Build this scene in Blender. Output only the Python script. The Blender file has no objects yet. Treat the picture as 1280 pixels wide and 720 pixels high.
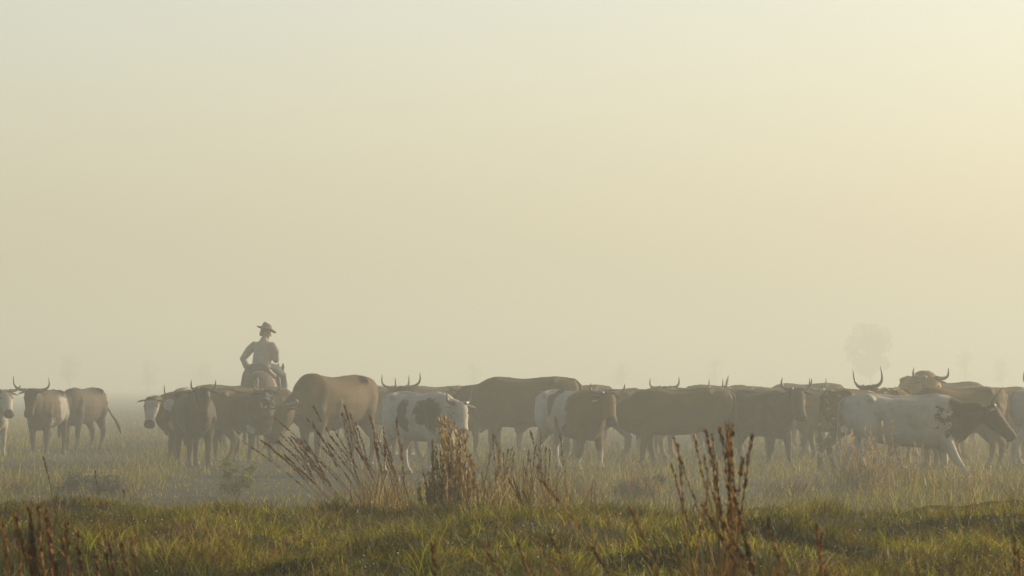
import bpy, math, random
import numpy as np
from mathutils import Vector, Matrix

# ---------------------------------------------------------------- camera, sky, sun, exposure
scene = bpy.context.scene
C = scene.collection
F = 6000.0                      # focal length in pixels of a 1280 px wide frame
CAM_Z = 1.32
HORIZON = 480.0                 # image row of the horizon

cam_data = bpy.data.cameras.new('camera')
cam_data.sensor_width = 36.0
cam_data.lens = 36.0 * F / 1280.0
cam_data.clip_start = 0.1
cam_data.clip_end = 6000.0
cam_data.dof.use_dof = True
cam_data.dof.focus_distance = 58.0
cam_data.dof.aperture_fstop = 40.0
camera = bpy.data.objects.new('camera', cam_data)
C.objects.link(camera)
camera.location = (0.0, 0.0, CAM_Z)
camera.rotation_euler = (math.radians(90.0) + math.atan((HORIZON - 360.0) / F), 0.0, 0.0)
scene.camera = camera

SUN_EL, SUN_AZ = 18.0, 59.0     # degrees; azimuth to the right of the view direction (+Y)
world = bpy.data.worlds.new('World')
scene.world = world
world.use_nodes = True
wn = world.node_tree
sky = wn.nodes.new('ShaderNodeTexSky')
sky.sky_type = 'NISHITA'
sky.sun_disc = False
sky.sun_elevation = math.radians(SUN_EL)
sky.sun_rotation = math.radians(SUN_AZ)
sky.air_density = 0.8
sky.dust_density = 2.3
sky.ozone_density = 0.0
bg = wn.nodes['Background']
wn.links.new(sky.outputs[0], bg.inputs['Color'])
bg.inputs['Strength'].default_value = 0.15

sun_data = bpy.data.lights.new('sun', 'SUN')
sun_data.energy = 4.8
sun_data.angle = math.radians(0.6)
sun_data.color = (1.0, 0.86, 0.62)
sun = bpy.data.objects.new('sun', sun_data)
C.objects.link(sun)
az, el = math.radians(SUN_AZ), math.radians(SUN_EL)
sun_dir = Vector((math.sin(az) * math.cos(el), math.cos(az) * math.cos(el), math.sin(el)))
sun.rotation_euler = sun_dir.to_track_quat('Z', 'Y').to_euler()

vs = scene.view_settings
vs.view_transform = 'Standard'
vs.look = 'None'
vs.gamma = 1.0
vs.use_curve_mapping = False
vs.exposure = 0.29
scene.cycles.volume_bounces = 2
scene.cycles.max_bounces = 6
scene.cycles.use_denoising = True

HAZE_DENSITY = 0.0039
rng = np.random.default_rng(7)
random.seed(7)


# ---------------------------------------------------------------- small helpers
def link_mesh(name, verts, faces, mat, parent=None, smooth=True):
    me = bpy.data.meshes.new(name)
    me.from_pydata([tuple(v) for v in verts], [], faces)
    if smooth:
        me.polygons.foreach_set('use_smooth', [True] * len(me.polygons))
    me.update()
    return link_data(name, me, mat, parent)


def link_data(name, me, mat, parent=None):
    o = bpy.data.objects.new(name, me)
    C.objects.link(o)
    if mat is not None:
        me.materials.clear()
        me.materials.append(mat)
    if parent is not None:
        o.parent = parent
    return o


def empty(name, loc, rz=0.0):
    o = bpy.data.objects.new(name, None)
    o.empty_display_size = 0.2
    C.objects.link(o)
    o.location = loc
    o.rotation_euler = (0, 0, rz)
    return o


def tag(o, label=None, cat=None, group=None, kind=None):
    if label:
        o['label'] = label
    if cat:
        o['category'] = cat
    if group:
        o['group'] = group
    if kind:
        o['kind'] = kind
    return o


def hash2(ix, iy, seed):
    h = (ix.astype(np.int64) * 374761393 + iy.astype(np.int64) * 668265263 + seed * 974711) & 0x7fffffff
    h = ((h ^ (h >> 13)) * 1274126177) & 0x7fffffff
    h = h ^ (h >> 16)
    return (h & 0xffff) / 65535.0


def vnoise(x, y, seed=0):
    x = np.asarray(x, float)
    y = np.asarray(y, float)
    ix, iy = np.floor(x), np.floor(y)
    fx, fy = x - ix, y - iy
    fx = fx * fx * (3 - 2 * fx)
    fy = fy * fy * (3 - 2 * fy)
    ix = ix.astype(np.int64)
    iy = iy.astype(np.int64)
    a = hash2(ix, iy, seed)
    b = hash2(ix + 1, iy, seed)
    c = hash2(ix, iy + 1, seed)
    d = hash2(ix + 1, iy + 1, seed)
    return (a * (1 - fx) + b * fx) * (1 - fy) + (c * (1 - fx) + d * fx) * fy


def fbm(x, y, seed=0, octaves=3):
    t, amp, s = 0.0, 0.5, 0.0
    for k in range(octaves):
        t = t + amp * vnoise(x * 2 ** k, y * 2 ** k, seed + 17 * k)
        s += amp
        amp *= 0.5
    return t / s


def sstep(a, b, x):
    t = np.clip((x - a) / (b - a), 0, 1)
    return t * t * (3 - 2 * t)


def terrain(x, y):
    """Ground height: a low grassy bank the camera stands on, falling to a flat pasture."""
    x = np.asarray(x, float)
    y = np.asarray(y, float)
    crest = 15.3 + 1.6 * (vnoise(x * 0.7 + 3.1, y * 0 + 0.5, 5) - 0.5)
    bank = 1 - sstep(crest, crest + 24.0, y)
    bumps = (fbm(x * 1.4, y * 0.8, 11) - 0.5) * 0.15 + (sstep(0.3, 0.8, fbm(x * 3.6, y * 1.9, 23, 2)) - 0.5) * 0.07
    fade = 1 - sstep(18.0, 40.0, y)
    z = 0.835 * bank + bumps * fade * sstep(3.0, 6.5, y)
    z = z + (fbm(x * 0.12, y * 0.06, 31) - 0.5) * 0.10 * sstep(40, 60, y) * (1 - sstep(300, 600, y))
    return z


def ground_at(x, y):
    return float(terrain(np.array([x]), np.array([y]))[0])


def spot(px, s):
    """World position of the point of the pasture that lies F/s metres away, px being its column."""
    x, y = (px - 640.0) / s, F / s
    return x, y, ground_at(x, y)


# ---------------------------------------------------------------- materials
def new_mat(name):
    m = bpy.data.materials.new(name)
    m.use_nodes = True
    nt = m.node_tree
    return m, nt, nt.nodes['Principled BSDF'], nt.nodes['Material Output']


def plain(name, col, rough=0.7, sheen=0.0, vary=0.15, scale=6.0, spec=0.3):
    m, nt, p, out = new_mat(name)
    tc = nt.nodes.new('ShaderNodeTexCoord')
    n = nt.nodes.new('ShaderNodeTexNoise')
    n.inputs['Scale'].default_value = scale
    n.inputs['Detail'].default_value = 5
    nt.links.new(tc.outputs['Object'], n.inputs['Vector'])
    r = nt.nodes.new('ShaderNodeValToRGB')
    r.color_ramp.elements[0].position = 0.3
    r.color_ramp.elements[1].position = 0.7
    r.color_ramp.elements[0].color = [c * (1 - vary) for c in col] + [1]
    r.color_ramp.elements[1].color = [min(1, c * (1 + vary)) for c in col] + [1]
    nt.links.new(n.outputs['Fac'], r.inputs['Fac'])
    nt.links.new(r.outputs['Color'], p.inputs['Base Color'])
    p.inputs['Roughness'].default_value = rough
    p.inputs['Specular IOR Level'].default_value = spec
    if sheen:
        p.inputs['Sheen Weight'].default_value = sheen
    return m


def blade_mat(name, translucency=0.45, rough=0.55, spec=0.2):
    """Grass: colour from the per-blade tint attribute, part of the light passes through."""
    m, nt, p, out = new_mat(name)
    at = nt.nodes.new('ShaderNodeAttribute')
    at.attribute_name = 'tint'
    nt.links.new(at.outputs['Color'], p.inputs['Base Color'])
    p.inputs['Roughness'].default_value = rough
    p.inputs['Specular IOR Level'].default_value = spec
    tr = nt.nodes.new('ShaderNodeBsdfTranslucent')
    nt.links.new(at.outputs['Color'], tr.inputs['Color'])
    mx = nt.nodes.new('ShaderNodeMixShader')
    mx.inputs['Fac'].default_value = translucency
    nt.links.new(p.outputs[0], mx.inputs[1])
    nt.links.new(tr.outputs[0], mx.inputs[2])
    nt.links.new(mx.outputs[0], out.inputs['Surface'])
    return m


def coat_mat(name, base, spotc, blobs, muzzle=None, warp=0.22, speckle=0.0):
    """Cattle hide: base colour with irregular patches (ellipsoids warped by noise)."""
    m, nt, p, out = new_mat(name)
    N, L = nt.nodes, nt.links
    tc = N.new('ShaderNodeTexCoord')
    nz = N.new('ShaderNodeTexNoise')
    nz.inputs['Scale'].default_value = 5.0
    nz.inputs['Detail'].default_value = 9.0
    nz.inputs['Roughness'].default_value = 0.72
    L.new(tc.outputs['Object'], nz.inputs['Vector'])
    sub = N.new('ShaderNodeVectorMath')
    sub.operation = 'SUBTRACT'
    L.new(nz.outputs['Color'], sub.inputs[0])
    sub.inputs[1].default_value = (0.5, 0.5, 0.5)
    scl = N.new('ShaderNodeVectorMath')
    scl.operation = 'SCALE'
    L.new(sub.outputs[0], scl.inputs[0])
    scl.inputs['Scale'].default_value = warp * 2
    add = N.new('ShaderNodeVectorMath')
    add.operation = 'ADD'
    L.new(tc.outputs['Object'], add.inputs[0])
    L.new(scl.outputs[0], add.inputs[1])

    def mask(blob, warped=True):
        c, r = blob
        a = N.new('ShaderNodeVectorMath')
        a.operation = 'SUBTRACT'
        L.new(add.outputs[0] if warped else tc.outputs['Object'], a.inputs[0])
        a.inputs[1].default_value = c
        b = N.new('ShaderNodeVectorMath')
        b.operation = 'DIVIDE'
        L.new(a.outputs[0], b.inputs[0])
        b.inputs[1].default_value = r
        ln = N.new('ShaderNodeVectorMath')
        ln.operation = 'LENGTH'
        L.new(b.outputs[0], ln.inputs[0])
        mr = N.new('ShaderNodeMapRange')
        mr.interpolation_type = 'SMOOTHSTEP'
        mr.inputs['From Min'].default_value = 1.10
        mr.inputs['From Max'].default_value = 0.90
        L.new(ln.outputs['Value'], mr.inputs['Value'])
        return mr.outputs[0]

    def mix(fac, a, b):
        mx = N.new('ShaderNodeMix')
        mx.data_type = 'RGBA'
        if hasattr(fac, 'default_value') or True:
            L.new(fac, mx.inputs['Factor'])
        for sock, v in ((6, a), (7, b)):
            if isinstance(v, (tuple, list)):
                mx.inputs[sock].default_value = (*v, 1)
            else:
                L.new(v, mx.inputs[sock])
        return mx.outputs[2]

    total = None
    for bl in blobs:
        mk = mask(bl)
        if total is None:
            total = mk
        else:
            mm = N.new('ShaderNodeMath')
            mm.operation = 'MAXIMUM'
            L.new(total, mm.inputs[0])
            L.new(mk, mm.inputs[1])
            total = mm.outputs[0]
    n2 = N.new('ShaderNodeTexNoise')
    n2.inputs['Scale'].default_value = 3.0
    n2.inputs['Detail'].default_value = 6.0
    L.new(tc.outputs['Object'], n2.inputs['Vector'])
    if speckle > 0:
        n3 = N.new('ShaderNodeTexNoise')
        n3.inputs['Scale'].default_value = 13.0
        n3.inputs['Detail'].default_value = 4.0
        L.new(tc.outputs['Object'], n3.inputs['Vector'])
        mr = N.new('ShaderNodeMapRange')
        mr.inputs['From Min'].default_value = 0.66 - speckle
        mr.inputs['From Max'].default_value = 0.69 - speckle
        L.new(n3.outputs['Fac'], mr.inputs['Value'])
        if total is None:
            total = mr.outputs[0]
        else:
            mm = N.new('ShaderNodeMath')
            mm.operation = 'MAXIMUM'
            L.new(total, mm.inputs[0])
            L.new(mr.outputs[0], mm.inputs[1])
            total = mm.outputs[0]
    dark = tuple(c * 0.50 for c in base)
    lite = tuple(min(1, c * 1.45) for c in base)
    col = mix(n2.outputs['Fac'], dark, lite)
    if total is not None:
        col = mix(total, col, tuple(spotc))
    st = N.new('ShaderNodeTexNoise')
    st.inputs['Scale'].default_value = 4.2
    st.inputs['Detail'].default_value = 8.0
    st.inputs['Roughness'].default_value = 0.7
    L.new(tc.outputs['Object'], st.inputs['Vector'])
    sr = N.new('ShaderNodeMapRange')
    sr.inputs['From Min'].default_value = 0.48
    sr.inputs['From Max'].default_value = 0.74
    sr.inputs['To Max'].default_value = 0.6
    L.new(st.outputs['Fac'], sr.inputs['Value'])
    col = mix(sr.outputs[0], col, (0.10, 0.065, 0.03))          # dried mud
    if muzzle is not None:
        col = mix(mask(muzzle, False), col, (0.025, 0.018, 0.014))
    L.new(col, p.inputs['Base Color'])
    p.inputs['Roughness'].default_value = 0.68
    p.inputs['Specular IOR Level'].default_value = 0.10
    p.inputs['Sheen Weight'].default_value = 0.04
    p.inputs['Sheen Roughness'].default_value = 0.4
    fur = N.new('ShaderNodeTexNoise')
    fur.inputs['Scale'].default_value = 38.0
    fur.inputs['Detail'].default_value = 3.0
    L.new(tc.outputs['Object'], fur.inputs['Vector'])
    bp = N.new('ShaderNodeBump')
    bp.inputs['Strength'].default_value = 0.35
    bp.inputs['Distance'].default_value = 0.02
    L.new(fur.outputs['Fac'], bp.inputs['Height'])
    L.new(bp.outputs[0], p.inputs['Normal'])
    return m


M = {
    'horn': plain('horn', (0.16, 0.13, 0.09), 0.4, vary=0.35, scale=9, spec=0.5),
    'pale_horn': plain('pale horn', (0.42, 0.36, 0.26), 0.4, vary=0.3, scale=9, spec=0.5),
    'eye': plain('eye', (0.012, 0.01, 0.008), 0.15, spec=0.6),
    'tag': plain('ear tag', (0.75, 0.72, 0.6), 0.5),
    'hoof': plain('hoof', (0.03, 0.025, 0.02), 0.5),
    'bark': plain('bark', (0.06, 0.05, 0.04), 0.9, scale=12),
    'leaf': blade_mat('leaf', 0.35, 0.5, 0.3),
    'grass': blade_mat('grass', 0.5, 0.5, 0.18),
    'dry': blade_mat('dry grass', 0.5, 0.6, 0.15),
    'shirt': plain('shirt', (0.30, 0.25, 0.18), 0.85, sheen=0.04),
    'jeans': plain('jeans', (0.045, 0.05, 0.07), 0.85, sheen=0.04),
    'skin': plain('skin', (0.38, 0.22, 0.15), 0.5),
    'hair': plain('hair', (0.03, 0.02, 0.012), 0.6),
    'hat': plain('hat', (0.20, 0.16, 0.11), 0.85, sheen=0.04),
    'leather': plain('leather', (0.07, 0.035, 0.018), 0.5, scale=14),
    'blanket': plain('blanket', (0.22, 0.17, 0.12), 0.95, sheen=0.04, scale=20),
    'metal': plain('metal', (0.35, 0.34, 0.32), 0.35, spec=0.6),
    'horse': plain('horse hide', (0.042, 0.022, 0.006), 0.8, sheen=0.04, vary=0.3, scale=3, spec=0.08),
    'mane': plain('mane', (0.02, 0.014, 0.01), 0.7),
    'web': plain('web', (0.8, 0.8, 0.78), 0.3),
}


# ---------------------------------------------------------------- ground
def soil_mat():
    m, nt, p, out = new_mat('soil and thatch')
    N, L = nt.nodes, nt.links
    tc = N.new('ShaderNodeTexCoord')
    n = N.new('ShaderNodeTexNoise')
    n.inputs['Scale'].default_value = 1.1
    n.inputs['Detail'].default_value = 8
    n.inputs['Roughness'].default_value = 0.65
    L.new(tc.outputs['Object'], n.inputs['Vector'])
    r = N.new('ShaderNodeValToRGB')
    e = r.color_ramp.elements
    e[0].position, e[0].color = 0.32, (0.016, 0.015, 0.005, 1)
    e[1].position, e[1].color = 0.72, (0.060, 0.044, 0.016, 1)
    k = e.new(0.52)
    k.color = (0.034, 0.029, 0.009, 1)
    L.new(n.outputs['Fac'], r.inputs['Fac'])
    L.new(r.outputs['Color'], p.inputs['Base Color'])
    p.inputs['Roughness'].default_value = 0.95
    p.inputs['Specular IOR Level'].default_value = 0.1
    n2 = N.new('ShaderNodeTexNoise')
    n2.inputs['Scale'].default_value = 30
    n2.inputs['Detail'].default_value = 5
    L.new(tc.outputs['Object'], n2.inputs['Vector'])
    b = N.new('ShaderNodeBump')
    b.inputs['Strength'].default_value = 0.6
    b.inputs['Distance'].default_value = 0.03
    L.new(n2.outputs['Fac'], b.inputs['Height'])
    L.new(b.outputs[0], p.inputs['Normal'])
    return m


def build_ground():
    ys = [-80.0, -40.0, -20.0, -10.0, -4.0]
    y = 0.0
    while y < 1700:
        ys.append(y)
        y += 0.09 if 6 < y < 17 else max(0.2, 0.022 * y)
    ys = np.array(ys)
    u = np.linspace(-1, 1, 221)
    u = 0.16 * u + 0.84 * u ** 5
    X = u[None, :] * (14 + np.abs(ys[:, None]) * 1.0)
    Y = np.repeat(ys[:, None], len(u), 1)
    Z = terrain(X, Y)
    nr, nc = X.shape
    verts = np.stack([X, Y, Z], -1).reshape(-1, 3)
    idx = np.arange(nr * nc).reshape(nr, nc)
    f = np.stack([idx[:-1, :-1], idx[:-1, 1:], idx[1:, 1:], idx[1:, :-1]], -1).reshape(-1, 4)
    o = link_mesh('ground', verts, f.tolist(), soil_mat())
    tag(o, kind='structure')


build_ground()


# ---------------------------------------------------------------- grass builder
def blades_mesh(name, base, height, width, az, lean, tint, tip=None, curl=0.55, bare=False):
    """Curved tapered blades: base (n,3), lean = horizontal tip offset as a share of the height."""
    n = len(base)
    d = np.stack([np.cos(az), np.sin(az), np.zeros(n)], -1)
    fa = rng.uniform(0, 2 * np.pi, n)
    side = np.stack([np.cos(fa), np.sin(fa), np.zeros(n)], -1)
    ts = (0.0, 0.4, 0.75, 1.0)
    ws = (0.75, 1.0, 0.7, 0.0)
    V = np.zeros((n, 7, 3), np.float32)
    k = 0
    for t, w in zip(ts, ws):
        c = base + d * (lean * height * t ** (1 + curl * 1.5))[:, None]
        c = c + np.array([0, 0, 1.0]) * (height * (t - 0.25 * curl * np.minimum(lean, 1.6) * t * t))[:, None]
        if w > 0:
            V[:, k] = c - side * (width * w / 2)[:, None]
            V[:, k + 1] = c + side * (width * w / 2)[:, None]
            k += 2
        else:
            V[:, k] = c
    off = (np.arange(n) * 7)[:, None]
    q = np.concatenate([off + np.array([0, 1, 3, 2]), off + np.array([2, 3, 5, 4])], 1).reshape(-1)
    tr = (off + np.array([4, 5, 6])).reshape(-1)
    loops = np.concatenate([q, tr]).astype(np.int32)
    nq, ntri = 2 * n, n
    starts = np.concatenate([np.arange(nq) * 4, nq * 4 + np.arange(ntri) * 3]).astype(np.int32)
    totals = np.concatenate([np.full(nq, 4), np.full(ntri, 3)]).astype(np.int32)
    me = bpy.data.meshes.new(name)
    me.vertices.add(n * 7)
    me.vertices.foreach_set('co', V.reshape(-1))
    me.loops.add(len(loops))
    me.loops.foreach_set('vertex_index', loops)
    me.polygons.add(nq + ntri)
    me.polygons.foreach_set('loop_start', starts)
    me.polygons.foreach_set('loop_total', totals)
    me.update(calc_edges=True)
    me.polygons.foreach_set('use_smooth', np.ones(nq + ntri, bool))
    col = np.ones((n, 7, 4), np.float32)
    col[:, :, :3] = tint[:, None, :]
    if tip is not None:
        col[:, 4:, :3] = tip[:, None, :]
    a = me.attributes.new('tint', 'FLOAT_COLOR', 'POINT')
    a.data.foreach_set('color', col.reshape(-1))
    return me


def palette(n, cols, weights, jitter=0.25):
    cols = np.array(cols, float)
    ix = rng.choice(len(cols), n, p=np.array(weights) / sum(weights))
    return np.clip(cols[ix] * (1 + rng.normal(0, jitter, (n, 1))), 0.003, 0.9)


GREEN = (0.060, 0.066, 0.004)
LIGHT = (0.195, 0.18, 0.010)
OLIVE = (0.100, 0.075, 0.009)
STRAW = (0.30, 0.20, 0.055)
BROWN = (0.110, 0.050, 0.010)


def scatter(n, y0, y1, half, margin, power=1.0):
    y = y0 + (y1 - y0) * rng.uniform(0, 1, n) ** power
    x = rng.uniform(-1, 1, n) * (half * y + margin)
    return x, y


def build_bank_grass():
    n = 300000
    x, y = scatter(n, 8.6, 20.0, 0.114, 0.3, 1.1)
    clump = fbm(x * 2.4, y * 1.3, 71)
    thick = fbm(x * 6.0, y * 3.2, 91, 2)
    keep = rng.uniform(0, 1, n) < np.clip(0.55 + 1.2 * (thick - 0.3), 0.5, 1)
    x, y, clump, thick = x[keep], y[keep], clump[keep], thick[keep]
    n = len(x)
    z = terrain(x, y) - 0.004
    h = rng.gamma(6.0, 1 / 6.0, n) * (0.016 + 0.016 * sstep(0.35, 0.70, clump) + 0.020 * sstep(0.45, 0.75, thick))
    w = rng.uniform(0.0011, 0.0022, n)
    azs = vnoise(x * 1.4, y * 1.4, 101) * 7 + rng.normal(0, 1.8, n)
    lean = rng.gamma(2.2, 0.36, n)
    dry = fbm(x * 1.9 + 9, y * 1.0, 131)
    tint = palette(n, [GREEN, LIGHT, OLIVE, STRAW, BROWN], [3.6, 2.6, 2.4, 0.6, 0.7])
    tone = 0.2 + 1.7 * sstep(0.25, 0.75, fbm(x * 3.1 + 4, y * 1.7, 151))
    tint = tint * tone[:, None]
    tint2 = palette(n, [OLIVE, STRAW, BROWN, GREEN], [3, 1.4, 3, 1])
    sel = rng.uniform(0, 1, n) < sstep(0.54, 0.76, dry) * 0.8
    tint[sel] = tint2[sel]
    base = np.stack([x, y, z], -1)
    # radiating tufts between the single blades
    nt_, nb = 4200, 15
    tx, ty = scatter(nt_, 9.2, 19.0, 0.114, 0.3, 1.1)
    size = rng.gamma(3.0, 1 / 3.0, nt_) * 0.036
    dark = rng.uniform(0.45, 1.35, nt_)
    kind = palette(nt_, [GREEN, LIGHT, OLIVE, STRAW, BROWN], [3, 2.4, 3.2, 1.0, 1.4], 0.15)
    bx = np.repeat(tx, nb) + rng.normal(0, .012, nt_ * nb)
    by = np.repeat(ty, nb) + rng.normal(0, .012, nt_ * nb)
    base = np.concatenate([base, np.stack([bx, by, terrain(bx, by) - .003], -1)])
    h = np.concatenate([h, np.repeat(size, nb) * rng.uniform(.5, 1.3, nt_ * nb)])
    w = np.concatenate([w, rng.uniform(.0012, .0024, nt_ * nb)])
    azs = np.concatenate([azs, rng.uniform(0, 6.283, nt_ * nb)])
    lean = np.concatenate([lean, rng.gamma(2.8, .36, nt_ * nb)])
    tint = np.concatenate([tint, np.repeat(kind * dark[:, None], nb, 0) * rng.uniform(.75, 1.25, (nt_ * nb, 1))])
    o = link_data('bank_grass', blades_mesh('bank_grass', base, h, w, azs, lean, tint, tint * 1.15), M['grass'])
    tag(o, 'short dewy green grass covering the low bank', 'grass', kind='stuff')


def build_pasture_grass():
    n = 230000
    x, y = scatter(n, 36.0, 190.0, 0.122, 2.0, 2.1)
    clump = fbm(x * 0.55, y * 0.22, 171)
    keep = rng.uniform(0, 1, n) < np.clip(0.3 + 2.0 * (clump - 0.3), 0.12, 1)
    x, y, clump = x[keep], y[keep], clump[keep]
    n = len(x)
    z = terrain(x, y) - 0.01
    right = sstep(2.5, 5.0, x) * (1 - sstep(60, 64, y))
    h = rng.gamma(5.0, 1 / 5.0, n) * (0.045 + 0.12 * sstep(0.35, 0.75, clump) + 0.16 * right)
    w = rng.uniform(0.006, 0.012, n) * (1 + 0.3 * sstep(60, 150, y))
    azs = rng.uniform(0, 2 * np.pi, n)
    lean = rng.gamma(2.0, 0.25, n)
    tint = palette(n, [GREEN, LIGHT, OLIVE, STRAW, BROWN], [2.6, 2.0, 3.4, 0.8, 0.8])
    tint *= np.array([1.2, 1.2, 0.5])
    o = link_data('pasture_grass', blades_mesh('pasture_grass', np.stack([x, y, z], -1), h, w, azs, lean, tint), M['grass'])
    tag(o, 'rough olive and straw pasture grass around the herd', 'grass', kind='stuff')


def build_dew():
    n = 700
    x, y = scatter(n, 10.4, 18.0, 0.112, 0.2, 1.1)
    z = terrain(x, y) + rng.uniform(0.012, 0.045, n)
    r = rng.uniform(0.0008, 0.0020, n)
    octv = np.array([(1, 0, 0), (-1, 0, 0), (0, 1, 0), (0, -1, 0), (0, 0, 1), (0, 0, -1)], float)
    octf = np.array([(0, 2, 4), (2, 1, 4), (1, 3, 4), (3, 0, 4), (2, 0, 5), (1, 2, 5), (3, 1, 5), (0, 3, 5)])
    V = (np.stack([x, y, z], -1)[:, None, :] + octv[None] * r[:, None, None]).reshape(-1, 3)
    fc = (np.arange(n)[:, None, None] * 6 + octf[None]).reshape(-1, 3)
    m, nt, p, out = new_mat('dew')
    p.inputs['Base Color'].default_value = (0.9, 0.9, 0.86, 1)
    p.inputs['Roughness'].default_value = 0.12
    p.inputs['Specular IOR Level'].default_value = 0.8
    tr = nt.nodes.new('ShaderNodeBsdfTranslucent')
    tr.inputs['Color'].default_value = (0.95, 0.93, 0.86, 1)
    mx = nt.nodes.new('ShaderNodeMixShader')
    mx.inputs['Fac'].default_value = 0.6
    nt.links.new(p.outputs[0], mx.inputs[1])
    nt.links.new(tr.outputs[0], mx.inputs[2])
    nt.links.new(mx.outputs[0], out.inputs['Surface'])
    o = link_mesh('dew_drops', V, fc.tolist(), m)
    tag(o, 'sparkling dew drops on the short bank grass', 'dew', kind='stuff')


build_bank_grass()
build_pasture_grass()
build_dew()


# ---------------------------------------------------------------- lofted animal bodies
UP = np.array([0, 0, 1.0])


def unit(v):
    v = np.asarray(v, float)
    return v / (np.linalg.norm(v) + 1e-9)


def frame(f, ref=UP):
    f = unit(f)
    s = np.cross(ref, f)
    if np.linalg.norm(s) < 1e-3:
        s = np.cross(np.array([0, 1.0, 0]), f)
    s = unit(s)
    return f, s, np.cross(f, s)


class Loft:
    def __init__(self):
        self.v, self.f = [], []

    def rings(self, rings, n=16, ex=1.0):
        """rings: (centre, forward, half width, height up, height down)."""
        start = len(self.v)
        for c, f, w, hu, hd in rings:
            f, s, u = frame(f)
            for k in range(n):
                t = 2 * math.pi * k / n
                ct, st = math.cos(t), math.sin(t)
                ct = math.copysign(abs(ct) ** ex, ct)
                st = math.copysign(abs(st) ** ex, st)
                self.v.append(np.asarray(c, float) + s * ct * w + u * st * (hu if st > 0 else hd))
        m = len(rings)
        for i in range(m - 1):
            for k in range(n):
                a = start + i * n + k
                b = start + i * n + (k + 1) % n
                self.f.append((a, b, b + n, a + n))
        self.f.append(tuple(start + k for k in range(n))[::-1])
        self.f.append(tuple(start + (m - 1) * n + k for k in range(n)))

    def tube(self, pts, rad, n=10, ry=None):
        """pts with radii, end rounded by small extra rings."""
        pts = [np.asarray(p, float) for p in pts]
        ring = []
        for i, p in enumerate(pts):
            a = pts[max(0, i - 1)]
            b = pts[min(len(pts) - 1, i + 1)]
            f = unit(b - a)
            if abs(f[2]) > 0.9:          # keep one frame along near-vertical limbs
                f2 = f
            r = rad[i]
            ring.append((p, f, r, r if ry is None else r * ry, r if ry is None else r * ry))
        self.rings_stable(ring, n)

    def rings_stable(self, ring, n):
        start = len(self.v)
        s_prev = None
        full = []
        p0, f0, w0, a0, b0 = ring[0]
        full.append((p0 - f0 * w0 * 0.5, f0, w0 * 0.55, a0 * 0.55, b0 * 0.55))
        full += ring
        p1, f1, w1, a1, b1 = ring[-1]
        full.append((p1 + f1 * w1 * 0.5, f1, w1 * 0.55, a1 * 0.55, b1 * 0.55))
        for c, f, w, hu, hd in full:
            f = unit(f)
            if s_prev is None:
                ref = np.array([0, 1.0, 0]) if abs(f[1]) < 0.8 else np.array([1.0, 0, 0])
                s = unit(ref - f * np.dot(ref, f))
            else:
                s = unit(s_prev - f * np.dot(s_prev, f))
            s_prev = s
            u = np.cross(f, s)
            for k in range(n):
                t = 2 * math.pi * k / n
                self.v.append(c + s * math.cos(t) * w + u * math.sin(t) * hu)
        m = len(full)
        for i in range(m - 1):
            for k in range(n):
                a = start + i * n + k
                b = start + i * n + (k + 1) % n
                self.f.append((a, b, b + n, a + n))
        self.f.append(tuple(start + k for k in range(n))[::-1])
        self.f.append(tuple(start + (m - 1) * n + k for k in range(n)))

    def build(self, name, mat, parent=None, voxel=None, smooth_it=5, scale=None):
        v = np.array(self.v)
        if scale is not None:
            v = v * np.asarray(scale)
        o = link_mesh(name, v, self.f, mat, parent)
        if voxel:
            r = o.modifiers.new('remesh', 'REMESH')
            r.mode = 'VOXEL'
            r.voxel_size = voxel
            s = o.modifiers.new('smooth', 'SMOOTH')
            s.factor = 0.5
            s.iterations = smooth_it
            dg = bpy.context.evaluated_depsgraph_get()
            me = bpy.data.meshes.new_from_object(o.evaluated_get(dg), depsgraph=dg)
            o.modifiers.clear()
            o.data = me
            me.name = name
            me.materials.clear()
            me.materials.append(mat)
            me.polygons.foreach_set('use_smooth', np.ones(len(me.polygons), bool))
        return o


def direction(yaw, pitch):
    return np.array([math.cos(pitch) * math.cos(yaw), math.cos(pitch) * math.sin(yaw), math.sin(pitch)])


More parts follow.
